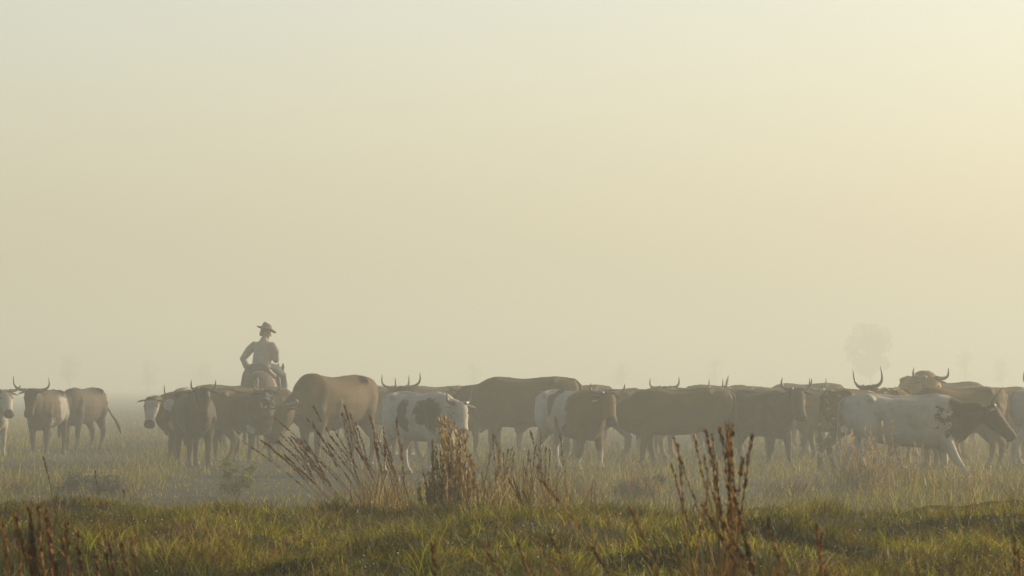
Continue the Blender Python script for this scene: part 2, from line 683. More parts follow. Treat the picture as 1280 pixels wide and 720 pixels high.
def make_cow(px, s, a, H, label, base, spotc=(0.6, 0.57, 0.5), blobs=(), head_blobs=(), neck_yaw=0, neck_pitch=12, head_pitch=48,
             horns=None, stride=(0.0, 0.0, 0.0, 0.0), hump=0.0, long=1.0, fat=1.0, speckle=0.0, tag_ear=False, warp=0.2, tail_swing=0.0,
             muzzle_dark=True, lift=0.0, horn_mat='horn', fwd=0.25, fixed=False):
    k = H / 1.3
    x, y, z = spot(px, s)
    root = empty('cow', (x, y, z - 0.01), math.radians(a))
    tag(root, label, 'cow', 'cattle of the herd')
    S = np.array([k * long, k, k])
    jr = np.random.default_rng(int(px * 7 + s * 131 + 5000))
    lo = Loft()
    trunk = [(-0.86, 1.16, 0.98, .07), (-0.82, 1.22, 0.86, .14), (-0.74, 1.275, 0.76, .215), (-0.60, 1.30, 0.66, .262), (-0.45, 1.295, 0.61, .27),
             (-0.22, 1.262, 0.545, .30), (0.05, 1.25, 0.52, .318), (0.28, 1.275 + hump * .35, 0.53, .295), (0.44, 1.30 + hump, 0.53, .25),
             (0.56, 1.285 + hump * .8, 0.55, .22), (0.68, 1.22 + hump * .3, 0.62, .18), (0.76, 1.13, 0.72, .11)]
    r = []
    for tx, top, bot, w in trunk:
        top += jr.normal(0, .008)
        bot += jr.normal(0, .014)
        c = (top + bot) / 2
        r.append(((tx, 0, c), (1, 0, 0), w * fat * (1 + jr.normal(0, .02)), top - c, c - bot))
    lo.rings(r, 18, 0.84)
    # spine ridge and hip bones
    lo.tube([(-0.8, 0, 1.235), (-0.5, 0, 1.275), (0.0, 0, 1.235), (0.4, 0, 1.27)], [.05, .05, .045, .05], 8)
    for sy in (-1, 1):
        lo.tube([(-0.52, sy * .10, 1.255), (-0.47, sy * .235, 1.22)], [.06, .052], 8)            # hook bones
        lo.tube([(-0.78, sy * .06, 1.20), (-0.82, sy * .13, 1.13)], [.05, .042], 8)              # pin bones
        lo.tube([(0.40, sy * .10, 1.24), (0.44, sy * .20, 1.02), (0.56, sy * .20, .80)], [.06, .085, .10], 10)   # shoulder blade
        for q in range(4):
            rx = -.16 + q * .12
            lo.tube([(rx + .03, sy * .20 * fat, 1.14), (rx, sy * .292 * fat, .92), (rx + .02, sy * .27 * fat, .70)], [.022, .026, .022], 6)
    if horns and neck_pitch >= 8 and not fixed:
        neck_pitch, head_pitch = neck_pitch + 20, head_pitch + 8
    ny, npi, hp = math.radians(neck_yaw), math.radians(neck_pitch), math.radians(head_pitch)
    P0 = np.array([0.50, 0, 0.99])
    d1 = direction(ny * 0.35, npi * 0.8)
    d2 = direction(ny * 0.85, npi)
    Pm = P0 + d1 * 0.27
    P1 = Pm + d2 * 0.23
    lo.rings([(P0 - d1 * .08, d1, .205, .25, .38), (P0 + d1 * .1, d1, .175, .225, .35), (Pm, unit(d1 + d2), .14, .185, .265),
              (P1 - d2 * .08, d2, .115, .155, .19), (P1, d2, .105, .135, .15)], 14, 0.9)
    hd = direction(ny, -hp)
    f, sd, u = frame(hd)
    O = P1 + d2 * 0.06 + u * 0.02
    HS = 1.14
    lo.rings([(O + f * t * 1.03, f, w * HS * 1.06, a_ * HS, b_ * HS) for t, w, a_, b_ in
              ((-.07, .07, .06, .09), (-.03, .105, .10, .13), (.05, .118, .105, .155), (.15, .114, .09, .155), (.24, .092, .078, .132), (.33, .080, .068, .102),
               (.42, .08, .062, .086), (.475, .092, .064, .086), (.515, .07, .045, .06))], 14, 0.9)
    # legs
    fl = [(0.44, .155, stride[0]), (0.44, -.155, stride[1])]
    for lx, ly, dx in fl:
        up = max(0.0, abs(dx) - 0.12) * 0.25
        lo.tube([(lx + .02, ly * .8, .86), (lx + dx * .12, ly, .66), (lx + dx * .45 + .015, ly, .42), (lx + dx * .52 + .02, ly, .36), (lx + dx * .85, ly, .17 + up),
                 (lx + dx * .95 + .01, ly, .10 + up), (lx + dx + .035, ly, .045 + up * .8)], [.155, .105, .064, .062, .042, .05, .058], 10)
    hl = [(-0.62, .16, stride[2]), (-0.62, -.16, stride[3])]
    for lx, ly, dx in hl:
        lo.tube([(lx + .02, ly * .8, 1.0), (lx + .10 + dx * .1, ly, .80), (lx + .10 + dx * .25, ly, .66), (lx - .06 + dx * .55, ly, .46), (lx - .11 + dx * .62, ly, .42),
                 (lx - .08 + dx * .85, ly, .20), (lx - .05 + dx * .95, ly, .10), (lx - .01 + dx, ly, .045)], [.17, .17, .125, .068, .066, .044, .05, .058], 10)
    # dewlap and brisket fold
    lo.rings([(O - u * .16 + f * .02, d2, .02, .05, .07), (Pm - UP * .27, d1, .028, .06, .10), (P0 - UP * .36 + d1 * .12, d1, .04, .08, .09), ((0.58, 0, .56), (1, 0, 0), .06, .06, .07),
              ((0.40, 0, .53), (1, 0, 0), .05, .05, .04)][::-1], 10)

    def P(p):
        return np.asarray(p) * S

    hb = [(tuple(P(O + f * t + sd * side + u * v)), tuple(np.array(rr) * k)) for t, side, v, rr in head_blobs]
    mz = (tuple(P(O + f * .52)), tuple(np.array((.135, .135, .135)) * k)) if muzzle_dark else None
    mat = coat_mat('hide', base, spotc, [(tuple(np.array(c) * S), tuple(np.array(rr) * S)) for c, rr in blobs] + hb, mz, warp * k, speckle)
    lo.build('body', mat, root, voxel=0.026 * k, smooth_it=3, scale=S)
    # ears
    for sy in (-1, 1):
        e = Loft()
        b = O + sd * sy * .095 + u * .035 + f * .0
        out = unit(sd * sy + UP * 0.02 - d2 * 0.25)
        fr = unit(f * 0.5 + u * 0.5)
        pts, ws = [b, b + out * .06, b + out * .13 - UP * .012, b + out * .19 - UP * .03], [.028, .05, .045, .012]
        e.tube(pts, ws, 8, ry=0.35)
        eo = e.build('ear', mat, root, scale=S)
        if tag_ear and sy == tag_ear:
            t = Loft()
            c = b + out * .12 - UP * .055 + f * .03
            t.rings([(c + f * .0, f, .036, .042, .042), (c + f * .008, f, .036, .042, .042)], 8, 0.5)
            t.build('ear_tag', M['tag'], root, scale=S)
        g = Loft()
        c = O + f * .13 + sd * sy * .112 + u * .05
        g.tube([c - sd * sy * .012, c + sd * sy * .012], [.022, .020], 8)
        g.build('eye', M['eye'], root, scale=S)
    # horns
    if horns:
        span, rise = horns          # half span and rise in metres (unscaled)
        cin, ex, fw = jr.uniform(.95, 1.35), jr.uniform(1.5, 2.7), fwd + jr.normal(0, .15)
        roll = jr.normal(0, .06)
        for sy in (-1, 1):
            h = Loft()
            b = O - f * .02 + sd * sy * .08 + u * .085
            hu = unit(UP * 1.0 + f * np.array([1, 1, 0]) * fw)
            sp_, ri_ = span * (1 + jr.normal(0, .07)), rise * (1 + jr.normal(0, .10))
            pts, rad = [], []
            for i in range(11):
                t = i / 10
                oo = sp_ * math.sin(min(t * 1.2, 1) * math.pi / 2 * 1.0) - sp_ * (cin - .95) * .55 * max(0, t - .55) ** 1.3
                uu = ri_ * (0.10 * t + 0.90 * t ** ex) + roll * sy * oo
                back = -.05 * math.sin(t * math.pi)
                pts.append(b + sd * sy * oo + hu * uu + d2 * back)
                rad.append(0.034 * (1 - t) ** 0.75 + 0.004)
            h.tube(pts, rad, 8)
            h.build('horn', M[horn_mat], root, scale=S)
    # tail with switch
    t = Loft()
    sw = tail_swing
    t.tube([(-.80, 0, 1.235), (-.875, 0.02 * sw, 1.17), (-.90, .10 * sw, .95), (-.90, .22 * sw, .75), (-.90, .34 * sw, .60), (-.90, .42 * sw, .45), (-.89, .46 * sw, .33)],
           [.035, .03, .022, .018, .03, .038, .012], 8)
    t.build('tail', mat, root, scale=S)
    for (lx, ly, dx), ox in [(q, .035) for q in fl] + [(q, -.01) for q in hl]:
        up = max(0.0, abs(dx) - 0.12) * 0.25 if ox > 0 else 0
        hf = Loft()
        hf.rings([((lx + dx + ox, ly, .002 + up * .8), (0, 0, 1), .066, .072, .066), ((lx + dx + ox, ly, .07 + up * .8), (0, 0, 1), .054, .055, .055)], 8)
        hf.build('hoof', M['hoof'], root, scale=S)
    return root


DARK = (0.045, 0.023, 0.005)
BRN = (0.102, 0.056, 0.007)
RED = (0.112, 0.056, 0.008)
TAN = (0.24, 0.14, 0.02)
WHITE = (0.40, 0.34, 0.25)
GREY = (0.24, 0.22, 0.18)

LYRE = (0.30, 0.24)

# left end of the herd
make_cow(-14, 69, -66, 1.20, 'white and brown cow cut off by the left edge of the picture', WHITE, RED,
         [((.0, .2, 1.1), (.45, .4, .35)), ((-.6, 0, 1.0), (.3, .5, .3))], [(.0, .1, .05, (.16, .12, .16))], horns=(.20, .10), neck_pitch=8)
make_cow(58, 67, -101, 1.22, 'dark bull with wide lyre horns facing the camera, sunlit patch painted on its flank', DARK, GREY,
         [((-.25, .42, .95), (.40, .28, .34)), ((.35, .30, .62), (.12, .1, .14))], [], neck_pitch=10, head_pitch=62, horns=(.31, .27), stride=(.1, -.08, 0, .1), fat=1.08)  # large grey blob paints the sunlit patch on the left flank
make_cow(103, 62, -112, 1.24, 'dark brown cow with tail swung out behind the wide-horned bull', DARK, GREY, [], [(.05, 0, .12, (.05, .06, .05))],
         neck_pitch=-2, neck_yaw=-8, head_pitch=60, horns=(.16, .20), tail_swing=1.0, stride=(.1, -.1, .1, -.1))
make_cow(246, 74, -164, 1.20, 'hornless white-faced brown calf turning its head to the camera', BRN, WHITE,
         [((.35, .22, .72), (.22, .22, .2)), ((.55, .2, 1.05), (.12, .3, .1))], [(.16, 0, .05, (.30, .13, .14)), (.30, 0, 0, (.2, .14, .2))],
         neck_yaw=66, neck_pitch=14, head_pitch=64, stride=(.1, -.08, .1, -.12), warp=0.06)
make_cow(232, 64, -90, 1.25, 'pale tan cow with wide upright horns above the dark cow beside the white-faced calf', (0.30, 0.25, 0.18), WHITE, [], [],
         neck_pitch=4, horns=(.27, .25))
make_cow(243, 78, -76, 1.21, 'dark brown cow facing the camera between white-faced calf and rider', DARK, GREY, [], [(.1, .08, .05, (.06, .05, .08))],
         neck_yaw=-6, neck_pitch=14, head_pitch=58, horns=(.13, .14), stride=(.06, -.08, -.05, .1))
make_cow(308, 74, -54, 1.21, 'dark cow with white-blotched face in front of the rider', DARK, WHITE, [((.45, -.2, .6), (.1, .1, .08))],
         [(.12, .03, .09, (.12, .06, .06)), (.30, -.08, 0, (.08, .05, .06))], neck_yaw=-34, neck_pitch=8, horns=(.16, .17), stride=(.12, -.1, .08, -.1))
# centre left
make_cow(416, 79, -128, 1.44, 'big reddish brown bull with high hump and lowered head beside the rider', (0.088, 0.045, 0.006), GREY, [], [], neck_pitch=-22, head_pitch=60,
         horns=(.18, .1), hump=.04, fat=1.1, stride=(.1, -.05, 0, .1))
make_cow(476, 62, 4, 1.25, 'hazy brown cow whose back shows behind the humped bull', RED, GREY, [], [], neck_pitch=-10, horns=(.15, .1))
make_cow(503, 68, -90, 1.25, 'dark cow with wide lyre horns looking over the white spotted cow', DARK, GREY, [], [], neck_pitch=9, horns=(.27, .23))
make_cow(506, 61, -92, 1.22, 'narrow-horned cow directly behind the lyre-horned head over the white spotted cow', BRN, GREY, [], [], neck_pitch=13, horns=(.06, .24))
make_cow(528, 87, -50, 1.20, 'white cow with two dark flank patches facing the grass clumps', WHITE, DARK,
         [((-.16, -.3, .96), (.15, .3, .22)), ((-.05, -.3, .78), (.10, .3, .14)), ((.40, -.25, 1.0), (.26, .3, .20)), ((.52, -.25, .84), (.16, .3, .16)), ((-.7, 0, .8), (.14, .3, .2))], [],
         neck_yaw=-22, neck_pitch=8, fixed=True, head_pitch=62, horns=(.12, .22), stride=(.1, -.1, .1, -.1), warp=0.22)
make_cow(566, 70, 2, 1.18, 'brown cow showing only its back between white spotted cow and big dark bull', BRN, GREY, [], [], neck_pitch=-10)
make_cow(655, 73, 172, 1.44, 'very large dark brown bull standing side-on, tallest back of the herd', BRN, GREY, [], [], neck_pitch=5, hump=.02, fat=1.05,
         stride=(.05, -.05, .05, -.1), head_pitch=55)
make_cow(716, 83, -54, 1.22, 'cow with white streaked rump, reddish head and white ear tag', WHITE, RED,
         [((.62, 0, 1.0), (.50, .6, .7)), ((-.25, -.1, 1.15), (.10, .5, .28)), ((-.05, -.3, .7), (.07, .3, .2)), ((.3, -.2, .5), (.3, .4, .3))], [(.1, 0, 0, (.6, .4, .4))],
         neck_yaw=-18, neck_pitch=22, fixed=True, head_pitch=58, horns=(.20, .17), tag_ear=-1, stride=(.1, -.1, .05, -.05), warp=0.10)
make_cow(772, 61, 3, 1.26, 'distant brown cow whose faint back shows above the tagged reddish head', BRN, GREY, [], [], neck_pitch=-6)
# centre right
make_cow(846, 80, 178, 1.25, 'long dark brown cow in full side view right of the tagged cow', BRN, GREY, [], [], neck_pitch=-14, stride=(.1, -.1, .12, -.08), long=1.06, fat=1.05)
make_cow(829, 66, -90, 1.24, 'dark head with curved lyre horns looking over the long brown cow', DARK, GREY, [], [(.12, 0, .09, (.08, .05, .04))], neck_pitch=10, horns=(.21, .22))
make_cow(850, 60, -2, 1.24, 'hazy reddish cow behind the long brown cow', RED, GREY, [], [], neck_pitch=16, horns=(.10, .2))
make_cow(874, 72, -34, 1.24, 'hornless orange-brown cow with ear tag right of the long brown cow', TAN, WHITE, [((.3, -.2, 1.05), (.14, .3, .12))], [],
         neck_pitch=-2, tag_ear=-1)
make_cow(890, 63, -88, 1.20, 'cow with one thin horn showing above the orange-brown hornless cow', BRN, GREY, [], [], neck_pitch=12, horns=(.07, .2))
make_cow(950, 80, -48, 1.22, 'dark cow with short upright horns left of the white walking cow', DARK, TAN, [], [(.2, .1, 0, (.1, .05, .1))],  # tan head blob paints sunlight on the cheek
         neck_yaw=-28, neck_pitch=10, horns=(.17, .18), stride=(.1, -.1, .1, -.1))
make_cow(966, 59, 2, 1.27, 'distant brown cow whose back shows above the dark upright-horned cow', BRN, GREY, [], [], neck_pitch=-8)
make_cow(1016, 66, -88, 1.20, 'pale grey spotted cow with narrow horns behind the dark upright-horned cow', GREY, BRN, [], [], neck_pitch=10, horns=(.08, .22), speckle=.13)
make_cow(1088, 83, 24, 1.24, 'brown speckled cow striding behind the rump of the white walking cow', BRN, WHITE, [], [], neck_pitch=4, speckle=.06,
         stride=(.2, -.2, .1, -.34))
# right end
make_cow(1134, 95, -3, 1.185, 'large white cow with dark neck and head walking right in front', WHITE, DARK,
         [((.82, 0, .98), (.34, .5, .42)), ((.50, -.2, .92), (.10, .2, .07)), ((.44, -.2, 1.08), (.07, .2, .05)), ((.54, -.2, .76), (.07, .2, .06)), ((.40, -.2, .98), (.04, .2, .035)), ((.36, -.2, .84), (.03, .2, .03))], [(.2, 0, 0, (.7, .4, .4))], neck_pitch=7, head_pitch=52, fixed=True, horns=(.15, .30), long=1.10,
         stride=(.05, .34, -.12, .16), warp=0.26, fwd=0.6, speckle=-0.02)
make_cow(1112, 76, -108, 1.26, 'brown cow with long sweeping horns looking over the back of the white cow', RED, GREY, [], [], neck_pitch=10, neck_yaw=-18, horns=(.20, .30))
make_cow(1150, 69, -86, 1.46, 'tall orange-brown humped bull with short upright horns behind the white cow', TAN, GREY, [], [], neck_pitch=22, fixed=True, horns=(.20, .15), hump=.09, fat=1.14)
make_cow(1196, 81, -158, 1.27, 'dark reddish cow with peaked back above the neck of the white cow', BRN, GREY, [], [], neck_pitch=-12, hump=.03)
make_cow(1246, 71, 12, 1.27, 'orange-tan cow turned rump-on above the head of the white cow', TAN, GREY, [], [], neck_pitch=-4)
make_cow(1318, 79, 24, 1.24, 'pale grey cow cut off by the right edge of the picture', GREY, BRN, [], [], neck_pitch=5, stride=(.1, -.1, .1, -.2))
make_cow(1300, 66, -96, 1.24, 'cow at the right edge with a single curved horn showing', BRN, GREY, [], [], neck_pitch=10, horns=(.24, .26))

# more animals deep in the herd
make_cow(322, 65, 12, 1.26, 'hazy brown cow standing directly in front of the horse, behind the blotch-faced cow', BRN, GREY, [], [], neck_pitch=-12)
make_cow(622, 64, 6, 1.24, 'hazy brown cow almost hidden behind the very large dark bull', BRN, GREY, [], [], neck_pitch=-8)
make_cow(738, 70, 184, 1.22, 'dark cow filling the gap behind the tagged reddish cow', DARK, GREY, [], [], neck_pitch=-14)
make_cow(930, 69, -6, 1.22, 'brown cow half hidden between orange-brown hornless cow and dark upright-horned cow', BRN, GREY, [], [], neck_pitch=-10)
make_cow(1040, 72, 172, 1.20, 'dark brown cow behind the speckled cow, left of the white walking cow', BRN, GREY, [], [], neck_pitch=-6, stride=(.1, -.1, .1, -.1))
make_cow(1216, 66, 176, 1.22, 'hazy reddish cow behind the legs of the white walking cow', RED, GREY, [], [], neck_pitch=-14)

for px, s_, a_, H_, col, lab in (
        (292, 57, 6, 1.30, BRN, 'faint far cow just left of the horse, only its back showing'),
        (448, 56, -8, 1.30, RED, 'faint far reddish cow between the humped bull and the white spotted cow'),
        (545, 57, 184, 1.29, BRN, 'faint far cow above the rump of the white spotted cow'),
        (716, 57, 178, 1.31, BRN, 'faint far cow above the white streaked rump'),
        (905, 56, 4, 1.31, DARK, 'faint far dark cow above the orange-brown hornless cow'),
        (1004, 57, 176, 1.33, BRN, 'faint far cow above the pale spotted narrow-horned cow'),
        (1188, 58, 0, 1.36, RED, 'faint far cow right of the tall humped bull')):
    make_cow(px, s_, a_, H_, lab, col, GREY, [], [], neck_pitch=-6)


# ---------------------------------------------------------------- horse and rider
def make_horse(px, s, a):
    x, y, z = spot(px, s)
    root = empty('horse', (x, y, z - 0.01), math.radians(a))
    tag(root, 'saddled brown horse facing away under the rider in the cowboy hat', 'horse')
    lo = Loft()
    trunk = [(-0.82, 1.36, 1.10, .10), (-0.76, 1.47, 0.98, .20), (-0.62, 1.55, 0.90, .27), (-0.45, 1.57, 0.86, .285), (-0.2, 1.52, .80, .29), (0.05, 1.49, .77, .295),
             (0.28, 1.53, .78, .27), (0.42, 1.58, .80, .24), (0.56, 1.53, .86, .21), (0.68, 1.40, .95, .16)]
    r = []
    for tx, top, bot, w in trunk:
        c = (top + bot) / 2
        r.append(((tx, 0, c), (1, 0, 0), w, top - c, c - bot))
    lo.rings(r, 18, 0.9)
    P0 = np.array([0.52, 0, 1.27])
    d = direction(math.radians(-17), math.radians(22))
    lo.rings([(P0 - d * .05, d, .17, .24, .30), (P0 + d * .25, d, .115, .18, .21), (P0 + d * .5, d, .085, .14, .15), (P0 + d * .68, d, .08, .11, .11)], 14)
    hd = direction(math.radians(-10), math.radians(-48))
    f, sd, u = frame(hd)
    O = P0 + d * .70
    lo.rings([(O - f * .05, f, .06, .07, .09), (O + f * .06, f, .09, .09, .14), (O + f * .18, f, .092, .08, .15), (O + f * .34, f, .06, .06, .10), (O + f * .5, f, .052, .05, .065),
              (O + f * .58, f, .055, .05, .06), (O + f * .61, f, .035, .03, .04)], 12)
    for ly in (.15, -.15):
        lo.tube([(.42, ly * .8, 1.05), (.42, ly, .86), (.43, ly, .52), (.44, ly, .46), (.43, ly, .2), (.45, ly, .11), (.48, ly, .05)], [.15, .1, .058, .058, .036, .045, .055], 10)
        lo.tube([(-.58, ly * .8, 1.25), (-.50, ly, 1.0), (-.52, ly, .82), (-.68, ly, .58), (-.72, ly, .52), (-.68, ly, .25), (-.65, ly, .12), (-.62, ly, .05)],
                [.18, .17, .12, .06, .058, .038, .045, .055], 10)
    lo.build('body', M['horse'], root, voxel=0.03, smooth_it=5)
    for sy in (-1, 1):
        e = Loft()
        b = O + sd * sy * .05 + u * .07 - f * .01
        e.tube([b, b + (u * .6 + UP) * .06, b + (u * .5 + UP) * .12], [.03, .034, .008], 8, ry=.5)
        e.build('ear', M['horse'], root)
        g = Loft()
        c = O + f * .14 + sd * sy * .085 + u * .04
        g.tube([c - sd * sy * .01, c + sd * sy * .01], [.022, .02], 8)
        g.build('eye', M['eye'], root)
    mn = Loft()
    pts = [P0 + d * t + frame(d)[2] * (.22 - .12 * t) + np.array([0, -.03, 0]) for t in (0.0, .2, .4, .6, .74)]
    mn.tube(pts, [.05, .07, .07, .06, .03], 8, ry=.5)
    mn.build('mane', M['mane'], root)
    t = Loft()
    t.tube([(-.76, 0, 1.42), (-.87, 0, 1.36), (-.93, .01, 1.1), (-.93, .02, .8), (-.91, .03, .5), (-.89, .03, .35)], [.045, .05, .065, .08, .07, .02], 10)
    t.build('tail', M['mane'], root)
    bl = Loft()
    bl.rings([((tx, 0, 1.18), (1, 0, 0), w, top - 1.18, .25) for tx, top, w in ((-.42, 1.595, .305), (-.2, 1.555, .315), (.1, 1.53, .315), (.3, 1.575, .295))], 18, .9)
    bl.build('saddle_blanket', M['blanket'], root)
    sa = Loft()
    sa.rings([((-.36, 0, 1.60), (1, 0, 0), .20, .13, .08), ((-.28, 0, 1.56), (1, 0, 0), .24, .11, .14), ((-.12, 0, 1.50), (1, 0, 0), .30, .09, .16),
              ((.08, 0, 1.50), (1, 0, 0), .29, .10, .16), ((.2, 0, 1.54), (1, 0, 0), .22, .15, .14)], 16)
    so = sa.build('saddle', M['leather'], root, voxel=.02, smooth_it=3)
    hn = Loft()
    hn.tube([(.19, 0, 1.66), (.22, 0, 1.75), (.225, 0, 1.77)], [.03, .022, .04], 10)
    hn.build('saddle_horn', M['leather'], so)
    for sy in (-1, 1):
        st = Loft()
        st.tube([(.0, sy * .31, 1.45), (.04, sy * .36, 1.1), (.08, sy * .37, .88)], [.05, .04, .03], 8, ry=.3)
        st.build('stirrup_leather', M['leather'], so)
    br = Loft()
    br.rings([(O + f * .40, f, .066, .064, .085), (O + f * .43, f, .065, .063, .083)], 12)
    br.build('noseband', M['leather'], root)
    for sy in (-1, 1):
        rn = Loft()
        b = O + f * .5 + sd * sy * .06
        rn.tube([b, P0 + d * .3 + np.array([0, sy * .14, .08]), np.array([.32, -.05, 1.86])], [.009, .009, .009], 6)
        rn.build('rein', M['leather'], root)
    return root


def make_rider(px, s, horse_a):
    x, y, z = spot(px, s)
    ha = math.radians(horse_a)
    seat = np.array([x - .06 * math.cos(ha), y - .06 * math.sin(ha), z + 1.60])
    root = empty('person', tuple(seat), ha)
    tag(root, 'rider in wide-brimmed hat and shirt sitting on the horse, one hand on the hip', 'person')
    tw = math.radians(-30)                     # torso turned to the rider's right
    hw = math.radians(-70)                     # head turned further

    def R(p, ang):
        c, sn = math.cos(ang), math.sin(ang)
        return np.array([p[0] * c - p[1] * sn, p[0] * sn + p[1] * c, p[2]])

    def rot(pts, ang):
        return [R(p, ang) for p in pts]

    fwd = R((1, 0, 0), tw)

    def torso(lo, g, gw=0.0):
        st = [(-.02, 0.02, .10 + g + gw, .155 + g + gw), (-.01, .12, .105 + g + gw, .155 + g + gw), (.0, .24, .10 + g + gw, .15 + g + gw * .8), (.03, .36, .115 + g, .17 + g), (.05, .46, .115 + g, .185 + g),
              (.055, .53, .095 + g, .17 + g), (.065, .58, .06 + g, .09 + g)]
        pts = [R((a_, 0, z_), tw) for a_, z_, d_, w_ in st]
        start = len(lo.v)
        n = 18
        fx, sx = R((1, 0, 0), tw), R((0, 1, 0), tw)
        for p, (a_, z_, d_, w_) in zip(pts, st):
            for k in range(n):
                t = 2 * math.pi * k / n
                lo.v.append(p + sx * w_ * math.cos(t) + fx * d_ * math.sin(t))
        for i in range(len(st) - 1):
            for k in range(n):
                a_ = start + i * n + k
                b_ = start + i * n + (k + 1) % n
                lo.f.append((a_, b_, b_ + n, a_ + n))
        lo.f.append(tuple(start + k for k in range(n))[::-1])
        lo.f.append(tuple(start + (len(st) - 1) * n + k for k in range(n)))

    # left arm: elbow out, hand on hip; right arm: forward to the reins
    ra = rot([(.04, .19, .50), (-.02, .30, .40), (-.10, .40, .22), (-.07, .33, .06), (-.04, .27, -.04)], tw)
    la = rot([(.06, -.19, .50), (.10, -.26, .37), (.13, -.25, .22), (.26, -.16, .20), (.37, -.06, .21)], tw)
    rr = [.072, .064, .054, .046, .034]
    legs = {}
    for sy in (-1, 1):
        legs[sy] = [(-.02, sy * .10, .03), (.12, sy * .24, .0), (.34, sy * .36, -.12), (.30, sy * .40, -.32), (.18, sy * .40, -.58)]
    lr = [.11, .105, .078, .066, .05]

    def hand(lo, wrist, dirv, palm_n, curl):
        dv = unit(dirv)
        pn = unit(palm_n - dv * np.dot(palm_n, dv))
        sd = np.cross(dv, pn)
        lo.tube([wrist, wrist + dv * .045, wrist + dv * .085], [.030, .038, .036], 10, ry=.55)
        for i, (o_, ln) in enumerate(((-.03, .065), (-.010, .078), (.010, .074), (.03, .058))):
            b = wrist + dv * .085 + sd * o_
            c1 = unit(dv + pn * curl * .5)
            c2 = unit(dv * (1 - curl) + pn * curl)
            lo.tube([b - dv * .01, b + c1 * ln * .5, b + c1 * ln * .5 + c2 * ln * .5], [.0105, .0095, .0075], 8)
        b = wrist + dv * .03 - sd * .03
        lo.tube([b, b + unit(dv - sd * .9) * .04, b + unit(dv - sd * .9) * .04 + unit(dv + pn * .4) * .03], [.013, .011, .009], 8)

    lo = Loft()
    torso(lo, 0)
    lo.tube(ra, rr, 10)
    lo.tube(la, rr, 10)
    for sy in (-1, 1):
        lo.tube(legs[sy], lr, 10)
    hc = R((.115, 0, .735), tw)
    lo.tube([R((.06, 0, .55), tw), R((.085, 0, .65), tw), hc], [.065, .058, .06], 10)
    hf = direction(tw * 0 + hw, math.radians(-16))
    f, sd, u = frame(hf)
    # head: skull, jaw, nose, brow, ears
    lo.rings([(hc - f * .105, f, .045, .06, .04), (hc - f * .08, f, .07, .09, .06), (hc - f * .03, f, .08, .115, .085), (hc + f * .03, f, .076, .11, .115),
              (hc + f * .07, f, .06, .085, .12), (hc + f * .095, f, .04, .06, .105)], 14)
    lo.tube([hc + f * .09 + u * .03, hc + f * .118 - u * .012, hc + f * .125 - u * .03], [.012, .016, .014], 8)
    lo.tube([hc + f * .092 - u * .062 - sd * .022, hc + f * .10 - u * .062, hc + f * .092 - u * .062 + sd * .022], [.008, .010, .008], 6)
    lo.tube([hc + f * .085 - u * .105, hc + f * .092 - u * .11], [.022, .02], 8)
    for sy in (-1, 1):
        lo.tube([hc + sd * sy * .078 - u * .02 - f * .01, hc + sd * sy * .088 + u * .015 - f * .018], [.018, .02], 8, ry=.5)
    hand(lo, ra[-1], unit(ra[-1] - ra[-2]) + fwd * .5, R((.1, -1, -.2), tw), .5)
    hand(lo, la[-1], unit(la[-1] - la[-2]), np.array([0, 0, -1.0]), .95)
    lo.build('body', M['skin'], root, voxel=.0095, smooth_it=2)
    for sy in (-1, 1):
        g = Loft()
        c = hc + f * .088 + sd * sy * .03 + u * .012
        g.tube([c - f * .006, c + f * .004], [.012, .010], 8)
        g.build('eye', M['eye'], root)
    hr = Loft()
    hr.rings([(hc - f * .112, f, .05, .065, .07), (hc - f * .085, f, .077, .096, .09), (hc - f * .03, f, .086, .12, .05), (hc + f * .03, f, .082, .116, .0)], 14)
    hr.build('hair', M['hair'], root, voxel=.012, smooth_it=1)
    sh = Loft()
    torso(sh, .036, .022)
    q = ra[-2] + (ra[-1] - ra[-2]) * .75
    sh.tube(ra[:-1] + [q], [r_ + .024 for r_ in rr[:-1]] + [.055], 10)
    q = la[-2] + (la[-1] - la[-2]) * .75
    sh.tube(la[:-1] + [q], [r_ + .024 for r_ in rr[:-1]] + [.055], 10)
    sh.tube([R((.06, 0, .55), tw), R((.075, 0, .625), tw)], [.088, .080], 12)
    for zz, dd in ((.06, .125), (.13, .135), (.21, .132), (.30, .140)):                       # folds above the belt
        sh.tube([R((-.02 + .02 * zz - dd * .75, -.10, zz), tw), R((-dd, .0, zz + .02), tw), R((-dd * .7, .11, zz - .015), tw)], [.012, .018, .010], 8)
    sh.build('shirt', M['shirt'], root, voxel=.014, smooth_it=3)
    tr = Loft()
    for sy in (-1, 1):
        tr.tube(legs[sy], [r_ + .016 for r_ in lr], 12)
    tr.tube([(-.03, -.10, .05), (-.03, .10, .05)], [.135, .135], 12)
    tr.build('trousers', M['jeans'], root, voxel=.016, smooth_it=3)
    for sy in (-1, 1):
        bt = Loft()
        e = np.array(legs[sy][-1])
        bt.tube([e + np.array([.03, 0, .14]), e + np.array([0, 0, 0]), e + np.array([-.02, 0, -.1])], [.075, .068, .06], 10)
        bt.tube([e + np.array([-.06, 0, -.13]), e + np.array([.06, 0, -.14]), e + np.array([.17, 0, -.15])], [.045, .05, .035], 10)
        bt.build('boot', M['leather'], root, voxel=.014, smooth_it=2)
    # hat: creased crown and a wide brim curled at the sides
    h = Loft()
    base = hc + u * .075
    n = 28
